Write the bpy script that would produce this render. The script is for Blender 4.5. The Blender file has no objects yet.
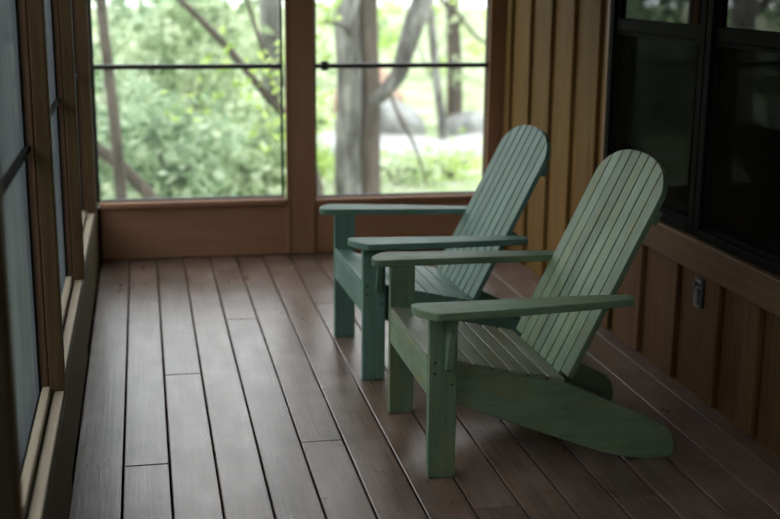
import bpy, bmesh, math, random
from mathutils import Vector, Matrix, noise

random.seed(7)
SC = bpy.context.scene
COL = SC.collection

# ------------------------------------------------------------------ materials
class NT:
    def __init__(s, name):
        s.m = bpy.data.materials.new(name); s.m.use_nodes = True
        s.t = s.m.node_tree; s.t.nodes.clear()
        s.out = s.n('ShaderNodeOutputMaterial')
    def n(s, typ, **kw):
        nd = s.t.nodes.new(typ)
        for k, v in kw.items():
            if k.startswith('i_'):
                key = k[2:].replace('_', ' ')
                nd.inputs[key].default_value = v
            else: setattr(nd, k, v)
        return nd
    def l(s, a, b): s.t.links.new(a, b)
    def ramp(s, fac, stops):
        r = s.n('ShaderNodeValToRGB'); e = r.color_ramp.elements
        e[0].position, e[0].color = stops[0][0], (*stops[0][1], 1)
        e[1].position, e[1].color = stops[-1][0], (*stops[-1][1], 1)
        for p, c in stops[1:-1]:
            x = e.new(p); x.color = (*c, 1)
        s.l(fac, r.inputs['Fac']); return r.outputs['Color']
    def mix(s, fac, a, b, mode='MIX'):
        m = s.n('ShaderNodeMix', data_type='RGBA', blend_type=mode)
        for sock, v in ((m.inputs[0], fac), (m.inputs[6], a), (m.inputs[7], b)):
            if isinstance(v, bpy.types.NodeSocket): s.l(v, sock)
            elif isinstance(v, (int, float)): sock.default_value = v
            else: sock.default_value = (*v, 1)
        return m.outputs[2]

def wood(name, ca, cb, cc, rough=0.6, grain=(1.6, 34), patch=2.2, worn=None, worn_amt=0.5, var=0.25, spec=0.35, bump=0.25, rv=.06, dirt=0):
    """Stained or painted board: streaks along the board (u of the UV map), blotches of wear and a tone of its own for each board."""
    w = NT(name)
    uv = w.n('ShaderNodeUVMap', uv_map='UVMap')
    mp = w.n('ShaderNodeMapping'); mp.inputs['Scale'].default_value = (grain[0], grain[1], 1)
    w.l(uv.outputs[0], mp.inputs[0])
    n1 = w.n('ShaderNodeTexNoise', i_Scale=2.0, i_Detail=6.0, i_Roughness=0.65); w.l(mp.outputs[0], n1.inputs['Vector'])
    mp2 = w.n('ShaderNodeMapping'); mp2.inputs['Scale'].default_value = (patch, patch * 3.2, 1)
    w.l(uv.outputs[0], mp2.inputs[0])
    n2 = w.n('ShaderNodeTexNoise', i_Scale=2.0, i_Detail=5.0, i_Roughness=0.6); w.l(mp2.outputs[0], n2.inputs['Vector'])
    col = w.ramp(n1.outputs['Fac'], [(0.3, ca), (0.5, cb), (0.72, cc)])
    if worn:
        f = w.n('ShaderNodeMapRange', i_From_Min=0.48, i_From_Max=0.68, i_To_Max=worn_amt); w.l(n2.outputs['Fac'], f.inputs['Value'])
        col = w.mix(f.outputs[0], col, worn)
    if dirt:
        tc = w.n('ShaderNodeTexCoord'); n3 = w.n('ShaderNodeTexNoise', i_Scale=4.5, i_Detail=7.0, i_Roughness=0.72); w.l(tc.outputs['Object'], n3.inputs['Vector'])
        g = w.ramp(n3.outputs['Fac'], [(.36, (1 - dirt,) * 3), (.52, (1, 1, 1)), (.68, (1 + dirt * .5,) * 3)])
        col = w.mix(1.0, col, g, 'MULTIPLY')
    at = w.n('ShaderNodeAttribute', attribute_name='rnd')
    r = w.n('ShaderNodeMapRange', i_To_Min=1 - var, i_To_Max=1 + var); w.l(at.outputs['Fac'], r.inputs['Value'])
    hsv = w.n('ShaderNodeHueSaturation'); w.l(col, hsv.inputs['Color']); w.l(r.outputs[0], hsv.inputs['Value'])
    p = w.n('ShaderNodeBsdfPrincipled')
    w.l(hsv.outputs[0], p.inputs['Base Color'])
    rr = w.n('ShaderNodeMapRange', i_From_Min=0.3, i_From_Max=0.7, i_To_Min=max(rough - rv, 0.1), i_To_Max=rough + rv); w.l(n2.outputs['Fac'], rr.inputs['Value'])
    w.l(rr.outputs[0], p.inputs['Roughness'])
    p.inputs['Specular IOR Level'].default_value = spec
    b = w.n('ShaderNodeBump', i_Strength=bump, i_Distance=0.002); w.l(n1.outputs['Fac'], b.inputs['Height']); w.l(b.outputs[0], p.inputs['Normal'])
    w.l(p.outputs[0], w.out.inputs[0])
    return w.m

def plain(name, c, rough=0.5, metal=0.0, spec=0.5, nscale=30, namp=0.15):
    w = NT(name)
    tc = w.n('ShaderNodeTexCoord'); n = w.n('ShaderNodeTexNoise', i_Scale=nscale, i_Detail=4.0); w.l(tc.outputs['Object'], n.inputs['Vector'])
    col = w.ramp(n.outputs['Fac'], [(0.3, tuple(x * (1 - namp) for x in c)), (0.7, tuple(min(1, x * (1 + namp)) for x in c))])
    p = w.n('ShaderNodeBsdfPrincipled', i_Roughness=rough, i_Metallic=metal); w.l(col, p.inputs['Base Color'])
    p.inputs['Specular IOR Level'].default_value = spec
    w.l(p.outputs[0], w.out.inputs[0]); return w.m

def mesh_screen(name, c, cover, edge):
    """Woven insect screen: cover is how much the weave hides seen square on, edge how much seen along it."""
    w = NT(name)
    tc = w.n('ShaderNodeTexCoord'); n = w.n('ShaderNodeTexNoise', i_Scale=3.0, i_Detail=5.0, i_Roughness=0.6); 
    mp = w.n('ShaderNodeMapping'); mp.inputs['Scale'].default_value = (1, 3.5, 0.7); w.l(tc.outputs['Object'], mp.inputs[0]); w.l(mp.outputs[0], n.inputs['Vector'])
    col = w.ramp(n.outputs['Fac'], [(0.3, tuple(x * .75 for x in c)), (0.7, tuple(x * 1.2 for x in c))])
    d = w.n('ShaderNodeBsdfDiffuse'); w.l(col, d.inputs[0])
    tl = w.n('ShaderNodeBsdfTranslucent'); w.l(col, tl.inputs[0])
    md = w.n('ShaderNodeMixShader', i_Fac=0.4); w.l(d.outputs[0], md.inputs[1]); w.l(tl.outputs[0], md.inputs[2])
    t = w.n('ShaderNodeBsdfTransparent')
    lw = w.n('ShaderNodeLayerWeight', i_Blend=0.5)
    mr = w.n('ShaderNodeMapRange', i_To_Min=cover, i_To_Max=edge); 
    pw = w.n('ShaderNodeMath', operation='POWER'); pw.inputs[1].default_value = 2.0
    w.l(lw.outputs['Facing'], pw.inputs[0]); w.l(pw.outputs[0], mr.inputs['Value'])
    m = w.n('ShaderNodeMixShader'); w.l(mr.outputs[0], m.inputs[0]); w.l(t.outputs[0], m.inputs[1]); w.l(md.outputs[0], m.inputs[2])
    w.l(m.outputs[0], w.out.inputs[0]); return w.m

def glass(name, tint):
    w = NT(name)
    t = w.n('ShaderNodeBsdfTransparent'); t.inputs[0].default_value = (*tint, 1)
    g = w.n('ShaderNodeBsdfGlossy', i_Roughness=0.0)
    f = w.n('ShaderNodeFresnel', i_IOR=1.5)
    m = w.n('ShaderNodeMixShader'); w.l(f.outputs[0], m.inputs[0]); w.l(t.outputs[0], m.inputs[1]); w.l(g.outputs[0], m.inputs[2])
    w.l(m.outputs[0], w.out.inputs[0]); return w.m

def leaf(name, dark, mid, light):
    w = NT(name)
    at = w.n('ShaderNodeAttribute', attribute_name='rnd')
    col = w.ramp(at.outputs['Fac'], [(0.0, dark), (0.5, mid), (1.0, light)])
    d = w.n('ShaderNodeBsdfPrincipled', i_Roughness=0.5); w.l(col, d.inputs['Base Color'])
    tl = w.n('ShaderNodeBsdfTranslucent'); w.l(col, tl.inputs[0])
    m = w.n('ShaderNodeMixShader', i_Fac=0.4); w.l(d.outputs[0], m.inputs[1]); w.l(tl.outputs[0], m.inputs[2])
    w.l(m.outputs[0], w.out.inputs[0]); return w.m

def bark(name, a, b, c, sc=5):
    w = NT(name)
    tc = w.n('ShaderNodeTexCoord'); mp = w.n('ShaderNodeMapping'); mp.inputs['Scale'].default_value = (1, 1, 0.3)
    w.l(tc.outputs['Object'], mp.inputs[0])
    n = w.n('ShaderNodeTexNoise', i_Scale=sc, i_Detail=8.0, i_Roughness=0.7); w.l(mp.outputs[0], n.inputs['Vector'])
    col = w.ramp(n.outputs['Fac'], [(0.40, a), (0.5, b), (0.60, c)])
    p = w.n('ShaderNodeBsdfPrincipled', i_Roughness=0.9); w.l(col, p.inputs['Base Color'])
    bp = w.n('ShaderNodeBump', i_Strength=0.6, i_Distance=0.03); w.l(n.outputs['Fac'], bp.inputs['Height']); w.l(bp.outputs[0], p.inputs['Normal'])
    w.l(p.outputs[0], w.out.inputs[0]); return w.m

M = {}
M['floor'] = wood('deck_stain', (.095, .062, .046), (.165, .108, .082), (.235, .160, .127), rough=.31, grain=(1.3, 38), patch=1.6,
                  worn=(.25, .205, .18), worn_amt=.55, var=.16, spec=.5, bump=.3, rv=.05, dirt=.34)
M['cedar'] = wood('stained_cedar', (.125, .066, .020), (.19, .106, .033), (.25, .145, .048), spec=.1, rough=.7, grain=(1.2, 26), worn=(.22, .105, .034), worn_amt=.4, var=.12)
M['wains'] = wood('dimmed_red_brown_stain', (.095, .046, .020), (.138, .070, .031), (.172, .094, .044), rough=.65, spec=.12, grain=(1.2, 22), worn=(.19, .09, .045), worn_amt=.5, var=.16)  # redder stain, also darkened for the dimmer near end of the wall
M['rail'] = wood('rail_brown_stain', (.12, .064, .034), (.155, .085, .045), (.185, .105, .058), rough=.6, spec=.15, grain=(1.0, 20), var=.08, bump=.12)
M['brown'] = wood('brown_paint', (.25, .125, .066), (.30, .155, .084), (.34, .18, .10), rough=.5, grain=(1.0, 20), worn=(.34, .18, .10), worn_amt=.4, var=.08, bump=.12)
M['stop'] = wood('screen_stop_stain', (.10, .046, .025), (.135, .066, .035), (.165, .085, .046), rough=.55, var=.1)
M['post'] = wood('olive_tan_post_stain', (.07, .043, .020), (.095, .060, .028), (.125, .082, .040), rough=.7, spec=.12, var=.1)
M['olive'] = wood('olive_brown_stain', (.055, .042, .02), (.076, .058, .028), (.098, .075, .037), rough=.75, spec=.08, var=.12)
M['ledge'] = wood('pale_lit_ledge_wood', (.34, .275, .19), (.42, .35, .25), (.50, .42, .31), rough=.6, var=.1)  # pale wood colour also carries the daylight caught on the ledges
M['paintA'] = wood('worn_green_paint', (.115, .188, .116), (.165, .252, .162), (.215, .305, .205), rough=.52, grain=(1.5, 30), patch=2.2,
                   worn=(.23, .25, .105), worn_amt=.75, var=.24, spec=.3, dirt=.22)
M['seatA'] = wood('rubbed_green_paint', (.135, .158, .11), (.20, .228, .162), (.27, .298, .222), rough=.42, grain=(1.3, 34), patch=2.4,
                  worn=(.24, .22, .13), worn_amt=.8, var=.16, spec=.45)
M['paintB'] = wood('sea_green_paint', (.103, .20, .165), (.138, .25, .21), (.172, .296, .252), rough=.52, grain=(1.4, 30), patch=2.2,
                   worn=(.135, .25, .15), worn_amt=.6, var=.16, spec=.32, dirt=.15)
M['plug'] = plain('dark_screw_head', (.03, .035, .035), .5)
M['underfloor'] = plain('dark_underfloor', (.05, .035, .025), .9)
M['black'] = plain('black_frame', (.012, .012, .012), .45)
M['bronze'] = plain('dark_bronze_frame', (.006, .007, .0045), .8, spec=.05)
M['ceil'] = plain('ceiling_boards', (.28, .21, .14), .7)
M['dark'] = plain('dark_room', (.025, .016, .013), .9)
M['steel'] = plain('dull_grey_metal', (.15, .165, .17), .55, metal=.2)
M['screenL'] = mesh_screen('side_insect_screen', (.14, .15, .178), .14, 1.0)
M['screenB'] = mesh_screen('end_insect_screen', (.35, .36, .35), .06, .4)
M['screenR'] = mesh_screen('sash_insect_screen', (.02, .02, .017), .26, .7)
M['glass'] = glass('window_glass', (.75, .78, .75))
M['leafA'] = leaf('pale_leaves', (.08, .14, .05), (.36, .47, .25), (.68, .75, .53))
M['leafB'] = leaf('yellow_green_leaves', (.22, .34, .06), (.42, .58, .14), (.60, .74, .25))
M['leafC'] = leaf('cool_leaves', (.05, .11, .04), (.30, .42, .25), (.64, .74, .55))
M['barkG'] = bark('grey_bark', (.05, .046, .042), (.12, .113, .105), (.26, .25, .24))
M['barkB'] = bark('brown_bark', (.04, .029, .022), (.07, .052, .042), (.11, .085, .07))
M['rockG'] = bark('grey_rock', (.13, .13, .125), (.22, .22, .21), (.34, .34, .33), 3)
M['rockT'] = bark('tan_rock', (.30, .19, .14), (.40, .26, .19), (.48, .33, .26), 3)

def ground_mat():
    w = NT('woodland_ground')
    tc = w.n('ShaderNodeTexCoord')
    n = w.n('ShaderNodeTexNoise', i_Scale=1.1, i_Detail=8.0, i_Roughness=0.7); w.l(tc.outputs['Object'], n.inputs['Vector'])
    col = w.ramp(n.outputs['Fac'], [(.32, (.12, .18, .06)), (.45, (.24, .33, .13)), (.55, (.36, .40, .26)), (.68, (.48, .48, .42))])
    p = w.n('ShaderNodeBsdfPrincipled', i_Roughness=.95); w.l(col, p.inputs['Base Color']); w.l(p.outputs[0], w.out.inputs[0]); return w.m
M['ground'] = ground_mat()
M['bank'] = bark('shade_dark_bank', (.02, .03, .012), (.045, .055, .025), (.075, .07, .04), 2)  # dark tone stands in for forest shade on the added bank
def gravel_mat():
    w = NT('pale_gravel')
    tc = w.n('ShaderNodeTexCoord')
    n = w.n('ShaderNodeTexNoise', i_Scale=3.0, i_Detail=8.0, i_Roughness=0.7); w.l(tc.outputs['Object'], n.inputs['Vector'])
    col = w.ramp(n.outputs['Fac'], [(.3, (.28, .29, .27)), (.7, (.50, .50, .50))])
    p = w.n('ShaderNodeBsdfPrincipled', i_Roughness=.95); w.l(col, p.inputs['Base Color']); w.l(p.outputs[0], w.out.inputs[0]); return w.m
M['gravel'] = gravel_mat()

# ------------------------------------------------------------------ mesh builder
class MB:
    """Collects shaped boards into ONE mesh; every board carries grain UVs along its length and a tone value of its own."""
    def __init__(s):
        s.bm = bmesh.new(); s.uv = s.bm.loops.layers.uv.new('UVMap'); s.rn = s.bm.loops.layers.float_color.new('rnd')
        s.smooth = False
    def _merge(s, t, Mx, rnd=None):
        r = random.random() if rnd is None else rnd
        o1, o2 = random.uniform(0, 50), random.uniform(0, 50)
        vm = {}
        for v in t.verts: vm[v] = s.bm.verts.new(Mx @ v.co)
        flip = Mx.determinant() < 0
        for f in t.faces:
            vs = [vm[l.vert] for l in f.loops]; co = [l.vert.co for l in f.loops]
            if flip: vs.reverse(); co.reverse()
            try: g = s.bm.faces.new(vs)
            except ValueError: continue
            g.smooth = s.smooth
            for l, c in zip(g.loops, co):
                l[s.uv].uv = (c.x + o1, c.y + c.z + o2); l[s.rn] = (r, r, r, 1)
        t.free()
    def prism(s, outline, t0, t1, Mx=Matrix(), bevel=.003, seg=2, rnd=None):
        """Outline in local x (along the grain), y; thickness along local z."""
        t = bmesh.new()
        a = [t.verts.new((x, y, t0)) for x, y in outline]; b = [t.verts.new((x, y, t1)) for x, y in outline]
        n = len(a)
        t.faces.new(list(reversed(a))); t.faces.new(b)
        for i in range(n): t.faces.new((a[i], a[(i + 1) % n], b[(i + 1) % n], b[i]))
        bmesh.ops.recalc_face_normals(t, faces=t.faces)
        if bevel:
            es = [e for e in t.edges if e.calc_face_angle(0) > .5]
            bmesh.ops.bevel(t, geom=es, offset=bevel, segments=seg, affect='EDGES', profile=.5, clamp_overlap=True)
        s._merge(t, Mx, rnd); return s
    def box(s, x0, x1, y0, y1, z0, z1, g='x', bevel=.003, seg=1, Mx=Matrix(), rnd=None):
        c = Vector(((x0 + x1) / 2, (y0 + y1) / 2, (z0 + z1) / 2)); dx, dy, dz = x1 - x0, y1 - y0, z1 - z0
        if g == 'x': L, W, T, R = dx, dy, dz, Matrix.Identity(3)
        elif g == 'y': L, W, T, R = dy, dz, dx, Matrix(((0, 0, 1), (1, 0, 0), (0, 1, 0)))
        else: L, W, T, R = dz, dx, dy, Matrix(((0, 1, 0), (0, 0, 1), (1, 0, 0)))
        return s.prism([(-L/2, -W/2), (L/2, -W/2), (L/2, W/2), (-L/2, W/2)], -T/2, T/2, Mx @ Matrix.Translation(c) @ R.to_4x4(), bevel, seg, rnd)
    def tube(s, pts, rad, n=10, rnd=None, jit=0.0):
        """Tapered tube through points."""
        t = bmesh.new(); rings = []
        pts = [Vector(p) for p in pts]
        for i, p in enumerate(pts):
            d = (pts[min(i + 1, len(pts) - 1)] - pts[max(i - 1, 0)]).normalized()
            u = d.orthogonal().normalized() if i == 0 else (u - d * u.dot(d)).normalized()
            v = d.cross(u)
            ring = []
            for k in range(n):
                a = 2 * math.pi * k / n; rr = rad[i] * (1 + random.uniform(-jit, jit))
                ring.append(t.verts.new(p + (u * math.cos(a) + v * math.sin(a)) * rr))
            rings.append(ring)
        for a, b in zip(rings, rings[1:]):
            for k in range(n): t.faces.new((a[k], a[(k + 1) % n], b[(k + 1) % n], b[k]))
        t.faces.new(list(reversed(rings[0]))); t.faces.new(rings[-1])
        s.smooth = True; s._merge(t, Matrix(), rnd); s.smooth = False; return s
    def leafquad(s, p, size, rnd):
        d = Vector((random.gauss(0, 1), random.gauss(0, 1), random.gauss(-.2, .7))).normalized()
        u = Vector((random.gauss(0, 1), random.gauss(0, 1), random.gauss(0, 1))); u = (u - d * u.dot(d)).normalized(); nrm = d.cross(u)
        L, W = size, size * random.uniform(.42, .62)
        q = [p, p + d * L * .35 + u * W * .5 + nrm * W * .12, p + d * L, p + d * L * .35 - u * W * .5 + nrm * W * .12, p + d * L * .6]
        vs = [s.bm.verts.new(x) for x in q]
        for idx in ((0, 1, 4), (1, 2, 4), (2, 3, 4), (3, 0, 4)):
            f = s.bm.faces.new([vs[i] for i in idx])
            for l in f.loops: l[s.rn] = (rnd, rnd, rnd, 1); l[s.uv].uv = (0, 0)
    def build(s, name, mat, parent=None, kind=None):
        me = bpy.data.meshes.new(name); s.bm.normal_update(); s.bm.to_mesh(me); s.bm.free()
        me.materials.append(mat)
        o = bpy.data.objects.new(name, me); COL.objects.link(o)
        if parent: o.parent = parent
        if kind: o['kind'] = kind
        return o

def thing(name, loc, label, cat, group=None, rz=0):
    o = bpy.data.objects.new(name, None); o.location = loc; o.rotation_euler = (0, 0, rz); o.empty_display_size = .1
    COL.objects.link(o); tag(o, label, cat, group); return o
def tag(o, label, cat, group=None):
    o['label'] = label; o['category'] = cat
    if group: o['group'] = group
    return o

# ------------------------------------------------------------------ room dimensions (metres)
XL, XR, YB, YF, ZC = -.25, 1.969, 6.442, -1.6, 2.15      # inner faces: left, right, back, behind the viewer, ceiling
PITCH = .1427; G0 = -.106

# floor -----------------------------------------------------------------
mb = MB(); gap = .0055
joints = {0: [4.47], 1: [3.60], 2: [4.47], 3: [2.2], 4: [5.2], 5: [3.70], 6: [2.9], 7: [5.4], 8: [3.1], 9: [5.0], 10: [2.6], 11: [4.3], 12: [3.45], 13: [3.55], 14: [4.8], 15: [3.0]}
joints[0] = [1.9]
k = 0; x = XL - .10
edges = [XL - .006] + [G0 + i * PITCH for i in range(15)] + [XR + .02]
for i in range(len(edges) - 1):
    x0, x1 = edges[i] + gap / 2, edges[i + 1] - gap / 2
    ys = [YF] + joints.get(i, []) + [YB + .02]
    for a, b in zip(ys, ys[1:]):
        dz = random.uniform(-.0008, .0008)
        mb.box(x0, x1, a + .001, b - .001, -.028, dz, 'y', .0035, 2)
mb.build('floor', M['floor'], kind='structure')
mb = MB()
for y in (-1.2, -.6, 0, .6, 1.2, 1.8, 2.4, 3.0, 3.6, 4.2, 4.8, 5.4, 6.0): mb.box(XL - .1, XR + .1, y, y + .04, -.20, -.029, 'x', 0)
mb.box(XL - .15, XR + .1, YF - .1, YB + .1, -.25, -.205, 'y', 0)  # unseen dark sheet and skirts added against light leaks through floor gaps
mb.box(XL - .15, XL - .10, YF - .1, YB + .1, -.25, .0, 'y', 0); mb.box(XL - .15, XR + .1, YB + .051, YB + .12, -.25, .28, 'x', 0)
mb.build('joists_and_light_block', M['underfloor'], kind='structure')

# ceiling / roof ----------------------------------------------------------
mb = MB(); y = YF
for i in range(17): mb.box(XL - .30 + i * .16, XL - .30 + (i + 1) * .16 - .004, YF - .2, YB + .45, ZC, ZC + .03, 'y', .002)
mb.box(XL - .30, XR + 1.7, YF - .2, YB + .45, ZC + .031, ZC + .06, 'x', 0)
mb.build('ceiling', M['ceil'], kind='structure')

# back wall ---------------------------------------------------------------
ZS, ZT = .322, 1.95     # sill and head of the openings
mb = MB()
mb.box(XL + .002, .757, YB, YB + .05, .004, .285, 'x', .004)             # panel under the left opening
mb.box(.903, 1.872, YB, YB + .05, .004, .285, 'x', .004)
mb.box(XL - .10, 1.97, YB - .01, YB + .09, ZT, ZC, 'x', .004)
mb.box(1.872, 1.967, YB - .012, YB + .09, .004, ZT, 'z', .004)
mb.build('wall_back', M['brown'], kind='structure')
mb = MB(); mb.box(.759, .901, YB - .014, YB + .09, .003, ZT, 'z', .004)
mb.box(.745, .762, YB - .022, YB + .01, .004, ZT, 'z', .003); 
mb.build('trim_1', M['brown'], kind='structure')
mb = MB(); mb.box(XL + .002, .745, YB - .03, YB + .09, .286, .316, 'x', .005); mb.box(.903, 1.870, YB - .03, YB + .09, .286, .310, 'x', .005)
mb.build('trim_2', M['brown'], kind='structure')

def end_window(idx, x0, x1, zb, latch):
    e = bpy.data.objects.new('window_%d' % idx, None); COL.objects.link(e); e['kind'] = 'structure'; e.location = ((x0 + x1) / 2, YB + .03, zb)
    inv = Matrix.Translation(-Vector(e.location))
    def put(m, name, mat, par=e): o = m.build(name, mat, par); o.data.transform(inv); return o
    m = MB(); w = .022
    m.box(x0, x0 + w, YB + .02, YB + .045, zb, ZT, 'z', .002); m.box(x1 - w * .6, x1, YB + .02, YB + .045, zb, ZT, 'z', .002)
    m.box(x0, x1, YB + .02, YB + .045, ZT - w, ZT, 'x', .002); m.box(x0, x1, YB + .02, YB + .045, zb, zb + .009, 'x', .002)
    put(m, 'screen_frame', M['black'])
    m = MB(); m.box(x0 + .01, x1 - .005, YB + .005, YB + .05, 1.016, 1.041, 'x', .003)
    bar = put(m, 'middle_rail', M['black'])
    if latch:
        m = MB(); m.box(x0 + .045, x0 + .085, YB - .008, YB + .006, 1.004, 1.055, 'z', .006, 2); m.box(x0 + .03, x0 + .10, YB - .014, YB - .004, 1.022, 1.036, 'x', .004, 2)
        put(m, 'latch', M['black'], bar)
    m = MB(); m.box(x0 + w, x1 - w * .6, YB + .033, YB + .0335, zb + .009, ZT - w, 'x', 0)
    put(m, 'insect_screen', M['screenB'])
end_window(1, -.268, .735, .318, False)
end_window(2, .893, 1.878, .312, True)

# left wall -----------------------------------------------------------------
XS = -.318                                   # plane of the screens
posts = [.87, 2.20, 3.430, 4.745, 6.11]     # far face of every post
PT = .05
mb = MB(); prev = YF
for i, b in enumerate(posts + [YB + .1]):
    off = (0, 0, 0, -.008, -.014, -.014)[i]
    mb.box(XL - .10, XL + off, prev + .002, b - .002, .003, .318, 'y', .003)
    prev = b
mb.box(XS - .03, XL - .01, YF, YB, 1.95, ZC, 'y', .003)
mb.box(XS - .03, XL - .01, YF, posts[1] - PT - .002, .32, 1.95, 'z', .003)  # unseen near bays closed in solid to cut the side light
mb.build('wall_left', M['olive'], kind='structure')
for i, b in enumerate(posts):
    if i == 0: continue
    i += 1; mb = MB()
    mb.box(XL - .045, XL - .002, b - PT, b, .335, 1.95, 'z', .005, 2)
    tr = mb.build('trim_%d' % (1 + i), M['post'], kind='structure')
    mb = MB(); mb.box(XS - .008, XL - .047, b - PT + .006, b - .006, .335, 1.95, 'z', .004); mb.build('stop_strip', M['stop'], tr)
mb = MB(); mb.box(XS - .01, XL - .02, YB - .075, YB - .032, .335, 1.95, 'z', .005); mb.build('trim_6', M['stop'], kind='structure')
prev = posts[0]
for i, b in enumerate(posts):
    if i < 2: prev = b; continue
    a = prev + .001; c = b - PT - .001; off = (0, 0, 0, -.008, -.012)[i]
    e = bpy.data.objects.new('window_%d' % (1 + i), None); COL.objects.link(e); e['kind'] = 'structure'; e.location = (XS, (a + c) / 2, .32)
    inv = Matrix.Translation(-Vector(e.location))
    def put(m, name, mat): o = m.build(name, mat, e); o.data.transform(inv); return o
    m = MB(); m.box(XL - .034 + off, XL - .006 + off, a, c + (.012 if i < 4 else 0), .319, .3345, 'y', .003, 2); put(m, 'sill_ledge', M['ledge'])
    m = MB(); m.box(XL - .064 + off, XL - .042 + off, a, c, .319, .352, 'y', .003, 2); put(m, 'screen_stop', M['ledge'])
    m = MB(); m.box(XS - .012, XS - .001, a, c, 1.02, 1.042, 'y', .002)
    m.box(XS - .001, XS + .012, a, c, 1.028, 1.044, 'y', .002); put(m, 'middle_rail', M['bronze'])
    m = MB(); m.box(XS - .014, XS + .002, a, a + .02, .32, 1.95, 'z', .002); m.box(XS - .014, XS + .002, c - .003, c, .32, 1.95, 'z', 0)
    m.box(XS - .014, XS + .002, a, c, .32, .338, 'y', .002); put(m, 'screen_frame', M['bronze'])
    m = MB(); m.box(XS - .006, XS - .0055, a + .02, c - .003, .338, 1.95, 'y', 0); put(m, 'insect_screen', M['screenL'])
    prev = b

# wall behind the viewer ------------------------------------------------------
mb = MB()
for i in range(8):
    x0 = XL - .1 + i * .3; x1 = x0 + .294
    mb.box(x0, x1, YF - .06, YF, -.02 if not 3 <= i <= 6 else 2.05, ZC, 'z', .003)
mb.build('wall_front', M['cedar'], kind='structure')

e = bpy.data.objects.new('added_fill_door_1', None); COL.objects.link(e); e['kind'] = 'structure'; e.location = (1.15, YF - .03, 0)  # unseen screened opening, added to let in fill light from behind
inv = Matrix.Translation(-Vector(e.location)); x0, x1 = XL - .1 + .9, XL - .1 + 2.096
m = MB()
m.box(x0, x0 + .09, YF - .05, YF - .01, .004, 2.046, 'z', .003); m.box(x1 - .09, x1, YF - .05, YF - .01, .004, 2.046, 'z', .003)
m.box(x0 + .091, x1 - .091, YF - .05, YF - .01, .004, .16, 'x', .003); m.box(x0 + .091, x1 - .091, YF - .05, YF - .01, 1.95, 2.046, 'x', .003)
o = m.build('added_door_frame', M['brown'], e); o.data.transform(inv)
m = MB(); m.box(x0 + .085, x1 - .085, YF - .031, YF - .0305, .155, 1.955, 'z', 0); o = m.build('insect_screen', M['screenL'], e); o.data.transform(inv)
# right wall --------------------------------------------------------------------
WY0, WY1 = 1.05, 4.915     # window run along y
ZR0, ZR1, ZW = .463, .583, 2.02
mb = MB()
# wainscot and full-height boards: wide boards with protruding battens
wb = MB()
bat = [3.13 + .33 * k for k in range(-15, 0)] + [3.13, 3.46, 3.745, 4.09, 4.42, 4.745, 5.005, 5.33, 5.645, 5.97, 6.30, 6.63]
for yb, y1 in zip(bat, bat[1:]):
    y0 = yb
    hi = ZC if y0 > WY1 - .2 else ZR0 + .01
    if y0 < WY1 < y1: hi = ZR0 + .01
    def piece(a, b, t, h):
        if b > YB - .005: b = YB - .005
        tgt = wb if h < 1 else mb
        if a < b: tgt.box(XR, XR + .03, a, b, .002, h, 'z', .002) if t == 0 else tgt.box(XR - .018, XR + .012, a, b, .002, h, 'z', .004)
    if y0 < YB:
        for a, b, t in ((y0 + .008, y0 + .118, 1), (y0 + .12, y1 - .001, 0)):
            if a < WY1 + .03 < b: piece(a, WY1 + .03, t, ZR0 + .01); piece(WY1 + .03, b, t, ZC)
            else: piece(a, b, t, ZC if a >= WY1 + .02 else ZR0 + .01)
mb.box(XR + .031, XR + .10, YF, YB, -.02, ZR1 - .01, 'y', 0)
mb.box(XR + .031, XR + .10, WY1 + .02, YB + .09, ZR1, ZC, 'z', 0)
mb.box(XR + .0, XR + .10, YF, WY0 - .02, ZR1, ZC, 'z', 0)
mb.box(XR + .0, XR + .10, WY0 - .02, WY1 + .02, ZW + .03, ZC, 'y', 0)
wr = mb.build('wall_right', M['cedar'], kind='structure'); wb.build('wainscot', M['wains'], wr)
mb = MB(); mb.box(XR - .034, XR + .10, YF, WY1 + .03, ZR0, ZR1 - .002, 'y', .005, 2); mb.build('trim_7', M['rail'], kind='structure')
mb = MB(); mb.box(XR - .012, XR + .10, WY1 + .003, WY1 + .028, ZR1, ZC, 'z', .004); mb.build('trim_8', M['brown'], kind='structure')
mb = MB()
mb.box(XR - .008, XR + .06, YF, YB, .001, .004, 'y', 0)
mb.build('baseboard_right', M['cedar'], kind='structure')

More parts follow.
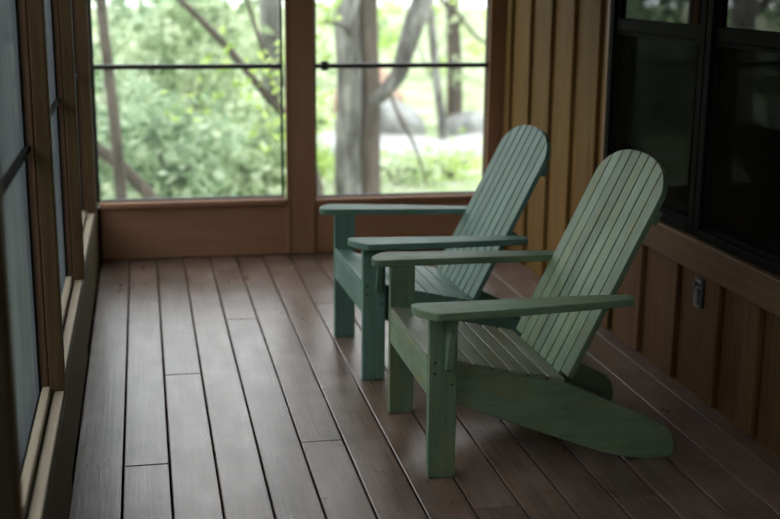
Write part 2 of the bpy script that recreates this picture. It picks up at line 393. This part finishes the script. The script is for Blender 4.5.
def sash_window(idx, y0, y1):
    e = bpy.data.objects.new('window_%d' % idx, None); COL.objects.link(e); e['kind'] = 'structure'; e.location = (XR, (y0 + y1) / 2, ZR1)
    inv = Matrix.Translation(-Vector(e.location))
    def put(m, name, mat, par=e): o = m.build(name, mat, par); o.data.transform(inv); return o
    b = M['bronze']
    m = MB()   # outer frame
    m.box(XR - .012, XR + .09, y0, y0 + .045, ZR1, ZW, 'z', .004); m.box(XR - .012, XR + .09, y1 - .045, y1, ZR1, ZW, 'z', .004)
    m.box(XR - .014, XR + .09, y0 + .045, y1 - .045, ZR1, ZR1 + .03, 'y', .004); m.box(XR - .012, XR + .09, y0 + .045, y1 - .045, ZW - .03, ZW, 'y', .004)
    put(m, 'window_frame', b)
    zl, zm0, zm1, zh = ZR1 + .03, 1.288, 1.338, ZW - .03
    a, c = y0 + .045, y1 - .045
    m = MB()
    m.box(XR + .0, XR + .03, a, c, zm0, zm1, 'y', .004); m.box(XR + .005, XR + .03, a, a + .03, zm1, zh, 'z', .003); m.box(XR + .005, XR + .03, c - .03, c, zm1, zh, 'z', .003)
    m.box(XR + .005, XR + .03, a, c, zh - .03, zh, 'y', .003)
    s = put(m, 'upper_sash', b)
    m = MB(); m.box(XR + .016, XR + .019, a + .028, c - .028, zm1 - .004, zh - .028, 'y', 0); put(m, 'pane', M['glass'], s)
    m = MB()
    m.box(XR + .034, XR + .06, a, c, zl, zl + .05, 'y', .003); m.box(XR + .034, XR + .06, a, c, zm0 - .01, zm1, 'y', .003)
    m.box(XR + .034, XR + .06, a, a + .035, zl + .05, zm0 - .01, 'z', .003); m.box(XR + .034, XR + .06, c - .035, c, zl + .05, zm0 - .01, 'z', .003)
    s = put(m, 'lower_sash', b)
    m = MB(); m.box(XR + .046, XR + .049, a + .033, c - .033, zl + .048, zm0 - .008, 'y', 0); put(m, 'pane', M['glass'], s)
    m = MB()
    m.box(XR + .004, XR + .016, a, c, zl, zl + .018, 'y', .002); m.box(XR + .004, XR + .016, a, c, zm0 - .016, zm0 - .001, 'y', .002)
    m.box(XR + .004, XR + .016, a, a + .018, zl + .018, zm0 - .016, 'z', .002); m.box(XR + .004, XR + .016, c - .018, c, zl + .018, zm0 - .016, 'z', .002)
    s = put(m, 'screen_frame', b)
    m = MB(); m.box(XR + .010, XR + .0105, a + .017, c - .017, zl + .017, zm0 - .015, 'y', 0); put(m, 'insect_screen', M['screenR'], s)
sash_window(6, 4.008, WY1)
sash_window(7, 2.99, 4.003)
sash_window(8, 1.99, 2.985)
sash_window(9, WY0, 1.985)
mb = MB()      # the unlit room behind the glass
mb.box(XR + 1.5, XR + 1.6, WY0 - .5, YB, -.02, ZC, 'y', 0); mb.box(XR + .10, XR + 1.6, WY0 - .6, WY0 - .5, -.02, ZC, 'x', 0)
mb.box(XR + .10, XR + 1.6, YB, YB + .1, -.02, ZC, 'x', 0); mb.box(XR + .10, XR + 1.6, WY0 - .5, YB, -.08, -.02, 'x', 0)
mb.build('wall_interior', M['dark'], kind='structure')

# small metal latch plate on the right wall
t = thing('latch_plate', (XR, 3.908, .388), 'small grey metal latch plate screwed to brown boards below dark window', 'latch')
m = MB(); m.box(-.024, .0, -.024, .024, -.052, .052, 'z', .003, 2); m.build('plate', M['steel'], t)
m = MB(); m.box(-.036, -.024, -.022, .006, -.040, .022, 'z', .004, 2); m.build('slide_bolt', M['steel'], t)
m = MB(); m.tube([(-.024, -.012, .034), (-.04, -.012, .038), (-.044, -.012, .022)], [.005, .005, .004], 8); m.tube([(-.024, .012, .038), (-.034, .012, .038)], [.006, .006], 8)
m.build('hook', M['plug'], t)

# ------------------------------------------------------------------ chairs
def rounded(pts, r, n=5):
    """Round the corners of a polygon; r per corner."""
    out = []; N = len(pts)
    for i, p in enumerate(pts):
        p = Vector(p); a = Vector(pts[i - 1]); b = Vector(pts[(i + 1) % N]); rr = r[i]
        if rr <= 0: out.append((p.x, p.y)); continue
        u = (a - p).normalized() * rr; v = (b - p).normalized() * rr
        for k in range(n + 1):
            q = k / n; s = p + u * (1 - q) ** 2 + v * q ** 2; out.append((s.x, s.y))
    return out

XZ = Matrix(((1, 0, 0, 0), (0, 0, 1, 0), (0, 1, 0, 0), (0, 0, 0, 1)))    # local x,y -> chair x,z ; thickness -> y

def adirondack(loc, rz, label, paint, seatpaint, recline, blen, drop, bx):
    t = thing('adirondack_chair', loc, label, 'chair', None, rz)
    W = .302; T = .03; inn = W - T
    for s in (-1, 1):
        a, b = sorted((s * W, s * inn))
        m = MB(); m.box(0, .087, a, b, 0, .531, 'z', .003, 2); leg = m.build('front_leg', paint, t)
        for (px, pz) in ((.018, .372), (.017, .338), (.072, .30)):
            m = MB(); m.tube([(px, s * (W - .002), pz), (px, s * (W + .0012), pz)], [.0042, .0042], 10); m.build('screw_head', M['plug'], leg)
        # bracket under the arm
        m = MB(); Mx = Matrix(((0, 0, 1, .048), (0, s, 0, s * W), (1, 0, 0, 0), (0, 0, 0, 1)))
        m.prism([(.345, 0), (.352, .016), (.470, .050), (.531, .080), (.531, 0)], 0, .021, Mx, .002, 1); m.build('arm_bracket', paint, t)
        # arm
        m = MB(); i0, i1, o0, o1 = .2725, .2725, .408, .338
        ol = rounded([(-.060, i0 + .004), (.637, i1), (.637, o1), (.30, o0 - .018), (-.004, o0), (-.056, .345)], [.030, .012, .018, .25, .010, .035], 8)
        sh = Matrix.Diagonal((1, s, 1, 1)) @ Matrix.Translation((0, 0, .531)) @ Matrix.Rotation(drop, 4, 'Y')
        m.prism(ol, 0, .024, sh, .004, 2); m.build('armrest', paint, t)
        # long side rail that runs down to the floor as the rear foot
        prof = [(.021, .368), (.10, .350), (.28, .311), (.444, .273), (.55, .224), (.655, .174), (.76, .122), (.795, .102), (.815, .076), (.823, .048), (.823, .014), (.812, 0),
                (.715, 0), (.66, .010), (.571, .034), (.302, .141), (.104, .223), (.021, .257)]
        m = MB(); a, b = sorted((s * inn, s * (inn - T))); m.prism([(p[0], p[1]) for p in prof], a, b, XZ, .002, 1); m.build('side_rail', paint, t)
    m = MB(); m.box(.0005, .020, -inn + .0005, inn - .0005, .262, .371, 'y', .003, 2); m.build('apron', paint, t)
    # seat
    m = MB(); ed = [-.004, .076, .138, .201, .258, .320, .382, .444]
    def zt(x): return .371 - .012 * min(1, max(0, x) / .1) - .222 * max(0, x - .02) + .0001
    for a, b in zip(ed, ed[1:]):
        ba, bb = a + .003, b - .003
        za, zb = zt(a) + .002, zt(b) + .002
        if a < 0: za = zb = .3725; zb = .3665
        ang = math.atan2(zb - za, b - a); L = (bb - ba)
        Mx = Matrix.Translation(((a + b) / 2, 0, (za + zb) / 2)) @ Matrix.Rotation(-ang, 4, 'Y') @ Matrix(((0, 1, 0, 0), (1, 0, 0, 0), (0, 0, 1, 0), (0, 0, 0, 1)))
        yy = inn - .001
        m.prism([(-yy, -L/2), (yy, -L/2), (yy, L/2), (-yy, L/2)], 0, .018, Mx, .003, 2)
    m.build('seat', seatpaint, t)
    # backrest: eight slats in one tilted plane, rounded together at the top
    d = Vector((recline, 0, 1)).normalized(); f = Vector((-d.z, 0, d.x))      # up the back; towards the sitter
    base = Vector((.453 - bx, 0, .285))
    Mb = Matrix(((d.x, 0, f.x, base.x), (0, 1, 0, .005), (d.z, 0, f.z, base.z), (0, 0, 0, 1)))
    m = MB(); hw = .2665; n = 8; p = 2 * hw / n; rise = .128
    top = lambda y: blen - rise + rise * math.sqrt(max(0, 1 - (abs(y) / (hw + .0035)) ** 2.35))
    gp = [0] + [random.uniform(.0022, .0046) for _ in range(n - 1)] + [0]
    for i in range(n):
        y0, y1 = -hw + i * p + gp[i], -hw + (i + 1) * p - gp[i + 1]
        lo = -.10 if max(abs(y0), abs(y1)) < .236 else .004
        ol = [(lo, y1), (lo, y0)]
        arc = [(top(y0 + (y1 - y0) * q / 8), y0 + (y1 - y0) * q / 8) for q in range(9)]
        m.prism(ol + arc, -.019, 0, Mb, .0012, 1)
    m.build('backrest', paint, t)
    for (t0, t1, yw, th) in ((-.09, -.02, .236, .02), (.258, .305, .262, .026), (.545, .590, .255, .022)):
        m = MB(); m.prism([(-yw, t0), (yw, t0), (yw, t1), (-yw, t1)], -.0185 - th, -.0185, Mb @ Matrix(((0, 1, 0, 0), (1, 0, 0, 0), (0, 0, 1, 0), (0, 0, 0, 1))), .003, 2)
        m.build('back_rail', paint, t)
    return t
adirondack((.808, 3.637, 0), math.radians(.3), 'worn olive green adirondack chair nearest the dark sash window, in front of the other', M['paintA'], M['seatA'], .485, .740, .004, 0)
adirondack((.768, 4.574, 0), math.radians(1.6), 'bluish sea green adirondack chair behind, closer to the end screens', M['paintB'], M['paintB'], .505, .711, .030, .012)

# ------------------------------------------------------------------ outdoors
mb = MB(); GZ = -1.0
N = 40
def gh(x, y): return GZ + .10 * noise.noise(Vector((x * .3, y * .3, 0))) + (.0 if y < 34 else (y - 34) * .04)
t = bmesh.new(); vs = []
for j in range(N + 1):
    row = []
    for i in range(N + 1):
        x = -30 + 65 * i / N; y = -18 + 78 * j / N; row.append(t.verts.new((x, y, gh(x, y) if (y > 8 or x < -2) else GZ)))
    vs.append(row)
for j in range(N):
    for i in range(N): t.faces.new((vs[j][i], vs[j][i + 1], vs[j + 1][i + 1], vs[j + 1][i]))
mb.smooth = True; mb._merge(t, Matrix(), .5); mb.build('ground', M['ground'], kind='structure')
mb = MB(); t = bmesh.new(); rows = []
for i in range(49):
    x = 1.2 + i * .25; yc = 17.6 + .4 * math.sin(i * .25); wob = .5 * noise.noise(Vector((i * .35, 0, 3)))
    row = []
    for j in range(9):
        y = yc + (j - 4) / 4 * (1.1 + wob) + .25 * noise.noise(Vector((i * .5, j * 3, 7)))
        row.append(t.verts.new((x, y, max(gh(x, y), GZ - .02) + (.05 if 0 < j < 8 else -.12) + .05 * noise.noise(Vector((x * 2, y * 2, 1))))))
    rows.append(row)
for p, q in zip(rows, rows[1:]):
    for j in range(8): t.faces.new((p[j], q[j], q[j + 1], p[j + 1]))
mb._merge(t, Matrix(), .5); mb.build('path', M['gravel'], kind='structure')

def rock(p, s, mat, label):
    t = bmesh.new(); bmesh.ops.create_icosphere(t, subdivisions=3, radius=1)
    for v in t.verts:
        k = 1 + .35 * noise.noise(v.co * 1.3 + Vector(p)) + .12 * noise.noise(v.co * 3.5 + Vector(p)); v.co *= k
    m = MB(); m._merge(t, Matrix.Diagonal((*s, 1)), .5)
    o = m.build('boulder', mat); o.location = p; tag(o, label, 'rock', 'boulders beyond the right screen'); return o
rock((3.75, 19.2, -.95), (.75, .5, .55), M['rockG'], 'low grey boulder beside the big forked tree, above pale gravel')
rock((5.15, 18.9, -1.0), (.40, .35, .36), M['rockG'], 'smaller grey boulder near the slim straight tree')
rock((4.2, 22.5, -.95), (.62, .5, .85), M['rockT'], 'tan boulder seen just right of the big forked tree')

def spray(m, c, r, n, size, lo=0, hi=1, flat=1.0):
    for _ in range(n):
        d = Vector((random.gauss(0, 1), random.gauss(0, 1), random.gauss(0, flat))).normalized() * r * random.random() ** .4
        p = Vector(c) + Vector((d.x, d.y, d.z * flat))
        m.leafquad(p, size * random.uniform(.7, 1.3), random.uniform(lo, hi))

def tree(name, base, trunks, mat, label, leaves=None, leafmat=None, cat='tree'):
    t = thing(name, base, label, cat); inv = Matrix.Translation(-Vector(base))
    for nm, pts, rad in trunks:
        m = MB(); m.tube(pts, rad, 14, jit=.04); o = m.build(nm, mat[nm] if isinstance(mat, dict) else mat, t); o.data.transform(inv)
    if leaves:
        m = MB()
        for a in leaves: spray(m, *a)
        o = m.build('foliage', leafmat, t); o.data.transform(inv)
    return t

def dense(pts, rad, n=8):
    """Resample a polyline smoothly with a little wobble."""
    P = [Vector(p) for p in pts]; out = []; rr = []
    for i in range(len(P) - 1):
        p0, p1, p2, p3 = P[max(i - 1, 0)], P[i], P[i + 1], P[min(i + 2, len(P) - 1)]
        for k in range(n):
            q = k / n
            s = .5 * ((2 * p1) + (p2 - p0) * q + (2 * p0 - 5 * p1 + 4 * p2 - p3) * q * q + (3 * p1 - p0 - 3 * p2 + p3) * q ** 3)
            out.append(s); rr.append(rad[i] * (1 - q) + rad[i + 1] * q)
    out.append(P[-1]); rr.append(rad[-1]); return out, rr

def tk(nm, pts, rad): return (nm, *dense(pts, rad))
# big forked tree beyond the right screen
tree('forked_tree', (2.3, 13, -1.05),
     [tk('grey_trunk', [(2.20, 13, -1.1), (2.19, 13, -.4), (2.21, 13, .3), (2.17, 13, 1.1), (2.14, 13.05, 2.2), (2.0, 13.1, 4)], [.165, .145, .135, .13, .12, .09]),
      tk('brown_trunk', [(2.45, 13.05, -1.1), (2.44, 13.05, -.4), (2.45, 13.05, .3), (2.42, 13.05, 1.0), (2.44, 13.05, 2.2), (2.6, 13.1, 4)], [.135, .12, .11, .105, .10, .07]),
      tk('branch', [(2.44, 13, .14), (2.59, 12.97, .27), (2.74, 12.95, .46), (2.81, 12.95, .69), (2.90, 12.95, .98), (3.0, 12.95, 1.28), (3.2, 12.9, 2.2)], [.08, .085, .09, .10, .115, .12, .09]),
      tk('twig', [(2.62, 12.85, .28), (2.74, 12.8, -.02), (2.89, 12.75, -.31), (3.01, 12.7, -.7)], [.022, .02, .016, .01]),
      tk('twig', [(2.2, 12.9, .9), (2.05, 12.6, 1.0), (1.75, 12.2, 1.05)], [.03, .02, .012])],
     {'grey_trunk': M['barkG'], 'brown_trunk': M['barkB'], 'branch': M['barkG'], 'twig': M['barkB']},
     'large forked tree with grey and brown trunks beyond the right end screen',
     [((1.80, 12.4, 1.12), .30, 60, .10), ((1.75, 12.6, .75), .28, 36, .10), ((1.8, 12.9, .1), .25, 30, .09), ((2.9, 13.4, 1.9), .8, 80, .1)], M['leafB'])
tree('slim_tree', (5.23, 20, -1.05), [tk('trunk', [(5.23, 20, -1.1), (5.2, 20, .1), (5.16, 20, 1.1), (5.2, 20, 3), (5.3, 20, 5)], [.15, .13, .12, .10, .05]),
      tk('branch', [(5.17, 20, .9), (4.85, 19.8, 1.2), (4.5, 19.6, 1.6)], [.05, .04, .02]), tk('branch', [(5.18, 20, 1.0), (5.5, 19.8, .55), (5.85, 19.6, .3)], [.04, .03, .02])], M['barkB'],
     'slim straight dark tree further back beyond the right end screen', [((5.2, 19.7, 1.2), .7, 90, .13, .3, 1), ((5.25, 19.6, -.1), .35, 50, .12, .3, 1)], M['leafA'])
tree('young_tree', (4.54, 18, -1.05), [tk('trunk', [(4.56, 18, -1.1), (4.48, 18, -.5), (4.40, 18, 0), (4.28, 18, 1.2), (4.2, 18, 3)], [.075, .07, .065, .06, .04])], M['barkG'],
     'thin pale young tree between the forked tree and the slim dark one', [((4.25, 17.8, 1.3), .6, 60, .12, .4, 1)], M['leafB'])
# left screen
tree('leaning_sapling', (-.21, 11, -1.05), [tk('trunk', [(-.20, 11, -1.1), (-.23, 11, -.5), (-.26, 11, .14), (-.30, 11, .76), (-.33, 11, 1.3), (-.3, 11, 2.6)], [.062, .057, .052, .048, .046, .035])], M['barkB'],
     'thin brown sapling near the corner post beyond the left end screen')
tree('fallen_limb', (-.2, 11.6, -1.0), [tk('limb', [(.35, 11.5, -1.05), (.07, 11.5, -.62), (-.2, 11.5, -.30), (-.45, 11.5, -.09), (-.8, 11.6, .1)], [.07, .065, .06, .055, .04])], M['barkB'],
     'slanting dead limb leaning behind the thin brown sapling', cat='branch')
tree('arching_tree', (1.9, 10, -1.05), [tk('trunk', [(1.55, 10, -1.1), (1.42, 10, -.3), (1.28, 10, .2), (1.13, 10, .39), (.96, 10, .58), (.67, 10, .94), (.32, 10, 1.3), (-.1, 10, 1.7)], [.06, .055, .05, .04, .035, .03, .026, .02]),
      tk('branch', [(1.10, 10, .42), (1.02, 10, .75), (.92, 10.1, 1.1), (.8, 10.1, 1.5)], [.022, .02, .016, .012])], M['barkB'],
     'arching dark branch with yellow green leaves across the top of the left end screen',
     [((1.1, 9.9, .35), .30, 46, .095), ((.75, 9.8, .75), .35, 44, .095), ((1.2, 9.9, .85), .25, 30, .09), ((.35, 9.9, .55), .25, 16, .09)], M['leafB'])
tree('far_trunk', (1.83, 17, -1.05), [tk('trunk', [(1.86, 17, -1.1), (1.81, 17, -.5), (1.78, 17, .35), (1.75, 17, 1.6), (1.7, 17, 3)], [.17, .16, .15, .14, .1])], M['barkG'],
     'grey tree trunk standing behind the left end screen next to the centre post')

def shrub(base, size, n, ls, mat, label, lo=0, hi=1, group='leafy shrubs outside the end screens'):
    t = thing('leafy_shrub', base, label, 'shrub', group)
    m = MB()
    for k in range(5):
        a = k * 1.3; e = Vector((math.cos(a) * size[0] * .6, math.sin(a) * size[1] * .5, size[2] * random.uniform(.7, .95)))
        m.tube([(0, 0, -.05), (e * .4 + Vector((0, 0, .1))), e], [.018, .013, .006], 6)
    m.build('stem', M['barkB'], t)
    m = MB(); cl = [Vector((random.uniform(-1, 1) * size[0], random.uniform(-1, 1) * size[1], random.uniform(.08, 1) * size[2])) for _ in range(max(8, n // 40))]
    for c in cl:
        tone = random.uniform(lo, hi)
        for _ in range(n // len(cl)):
            p = c + Vector((random.gauss(0, .16), random.gauss(0, .16), random.gauss(0, .12)))
            m.leafquad(p, ls * random.uniform(.7, 1.3), min(1, max(0, tone + random.uniform(-.25, .25))))
    m.build('foliage', mat, t); return t
shrub((.30, 12.6, GZ), (.55, .5, 1.2), 900, .15, M['leafC'], 'cool green leafy shrub right behind the thin brown sapling')
shrub((1.0, 13.6, GZ), (.6, .5, .85), 1000, .15, M['leafA'], 'pale round shrub low in the middle of the left end screen', .25)
shrub((-.55, 13.4, GZ), (.5, .5, 1.5), 800, .15, M['leafC'], 'tall shrub at the left edge of the left end screen', .2)
shrub((1.45, 15.2, GZ), (.5, .5, .9), 800, .16, M['leafA'], 'pale shrub below the grey trunk by the centre post', .3)
shrub((.45, 15.8, GZ), (.9, .6, 2.1), 1500, .18, M['leafA'], 'tall pale green shrub filling the left end screen', .2)
shrub((-.6, 18.5, GZ), (1.0, .7, 2.6), 1200, .21, M['leafC'], 'far shrub behind the thin brown sapling', .3)
shrub((1.3, 20.5, GZ), (1.1, .7, 2.4), 1300, .22, M['leafA'], 'far broad shrub behind the tall pale green one', .35)
shrub((1.95, 14.6, GZ), (.3, .4, 1.0), 700, .11, M['leafB'], 'yellow green shrub left of the big forked tree', .1)
shrub((3.0, 14.3, GZ), (.5, .3, .28), 500, .09, M['leafA'], 'low grassy shrub at the foot of the big forked tree', .2)
shrub((3.75, 14.6, GZ), (.55, .35, .30), 500, .09, M['leafB'], 'low grassy shrub near the right edge of the right end screen', .2)
shrub((3.2, 28, GZ), (2.2, 1.0, 3.0), 1500, .2, M['leafA'], 'distant pale thicket behind the big forked tree', .4)
shrub((7.2, 30, GZ), (2.6, 1.0, 3.0), 1000, .2, M['leafB'], 'distant yellow green thicket behind the slim dark tree', .5)
# unseen dark bank added left of the porch to block low side light
t = bmesh.new(); rows = []
for i in range(15):
    rows.append([t.verts.new((-2.4 - i * .35, -8 + j * .6, GZ - .15 + 4.6 * (1 - math.cos(min(1, i / 11) * math.pi)) / 2 + .35 * noise.noise(Vector((i * .5, j * .5, 2))) * min(1, i / 4))) for j in range(29)])
for p, q in zip(rows, rows[1:]):
    for j in range(28): t.faces.new((p[j], p[j + 1], q[j + 1], q[j]))
mb = MB(); mb.smooth = True; mb._merge(t, Matrix(), .5); mb.build('light_blocking_bank', M['bank'], kind='structure')

for (p, sz, lab) in (((-2.6, 15.5, GZ), (1.0, .8, 3.2), 'shrub left of the view, mirrored in the upper sash nearest the corner'), ((-5.6, 17, GZ), (1.5, .9, 4.0), 'taller shrub left of the view, mirrored in the upper sashes'), ((-8.8, 15.5, GZ), (1.4, .9, 4.0), 'furthest left shrub, mirrored in the upper sashes')):
    shrub(p, sz, 2200, .2, M['leafC'], lab, .1, .8, 'shrubs mirrored in the sash windows')
tree('grey_tree', (-2.9, 13.2, GZ - .05), [tk('trunk', [(-2.9, 13.2, GZ - .1), (-2.95, 13.2, 1), (-2.8, 13.2, 2.6), (-2.5, 13.2, 5)], [.16, .14, .12, .09]), tk('branch', [(-2.85, 13.2, .9), (-3.4, 13, 1.6), (-4.0, 12.9, 2.6)], [.06, .05, .03])], M['barkG'],
     'grey tree left of the view, mirrored in the upper sash')

# ------------------------------------------------------------------ light, camera
wd = bpy.data.worlds.new('overcast_sky'); SC.world = wd; wd.use_nodes = True
nt = wd.node_tree; nt.nodes.clear()
o = nt.nodes.new('ShaderNodeOutputWorld'); bg = nt.nodes.new('ShaderNodeBackground'); bg.inputs['Color'].default_value = (.93, .98, 1.0, 1); bg.inputs['Strength'].default_value = 1.5
nt.links.new(bg.outputs[0], o.inputs[0])

cam = bpy.data.cameras.new('camera'); co = bpy.data.objects.new('camera', cam); COL.objects.link(co)
cam.sensor_width = 36; cam.lens = 1200 / 780 * 36; cam.clip_start = .05; cam.clip_end = 300
Rx, Ry, Rz = Vector((0.97986554, -0.19946789, 0.00872289)), Vector((-0.03747744, -0.22666517, -0.97325143)), Vector((0.19610958, 0.95332862, -0.22957694))
co.matrix_world = Matrix(((Rx.x, -Ry.x, -Rz.x, 0), (Rx.y, -Ry.y, -Rz.y, 0), (Rx.z, -Ry.z, -Rz.z, 1.5), (0, 0, 0, 1)))
cam.dof.use_dof = True; cam.dof.focus_distance = 3.72; cam.dof.aperture_fstop = 2.0
SC.camera = co
vs_ = SC.view_settings; vs_.view_transform = 'Standard'; vs_.look = 'None'; vs_.gamma = 1; vs_.exposure = 1.36; vs_.use_curve_mapping = False
SC.cycles.use_denoising = True
SC.cycles.max_bounces = 10; SC.cycles.diffuse_bounces = 6; SC.cycles.transparent_max_bounces = 16
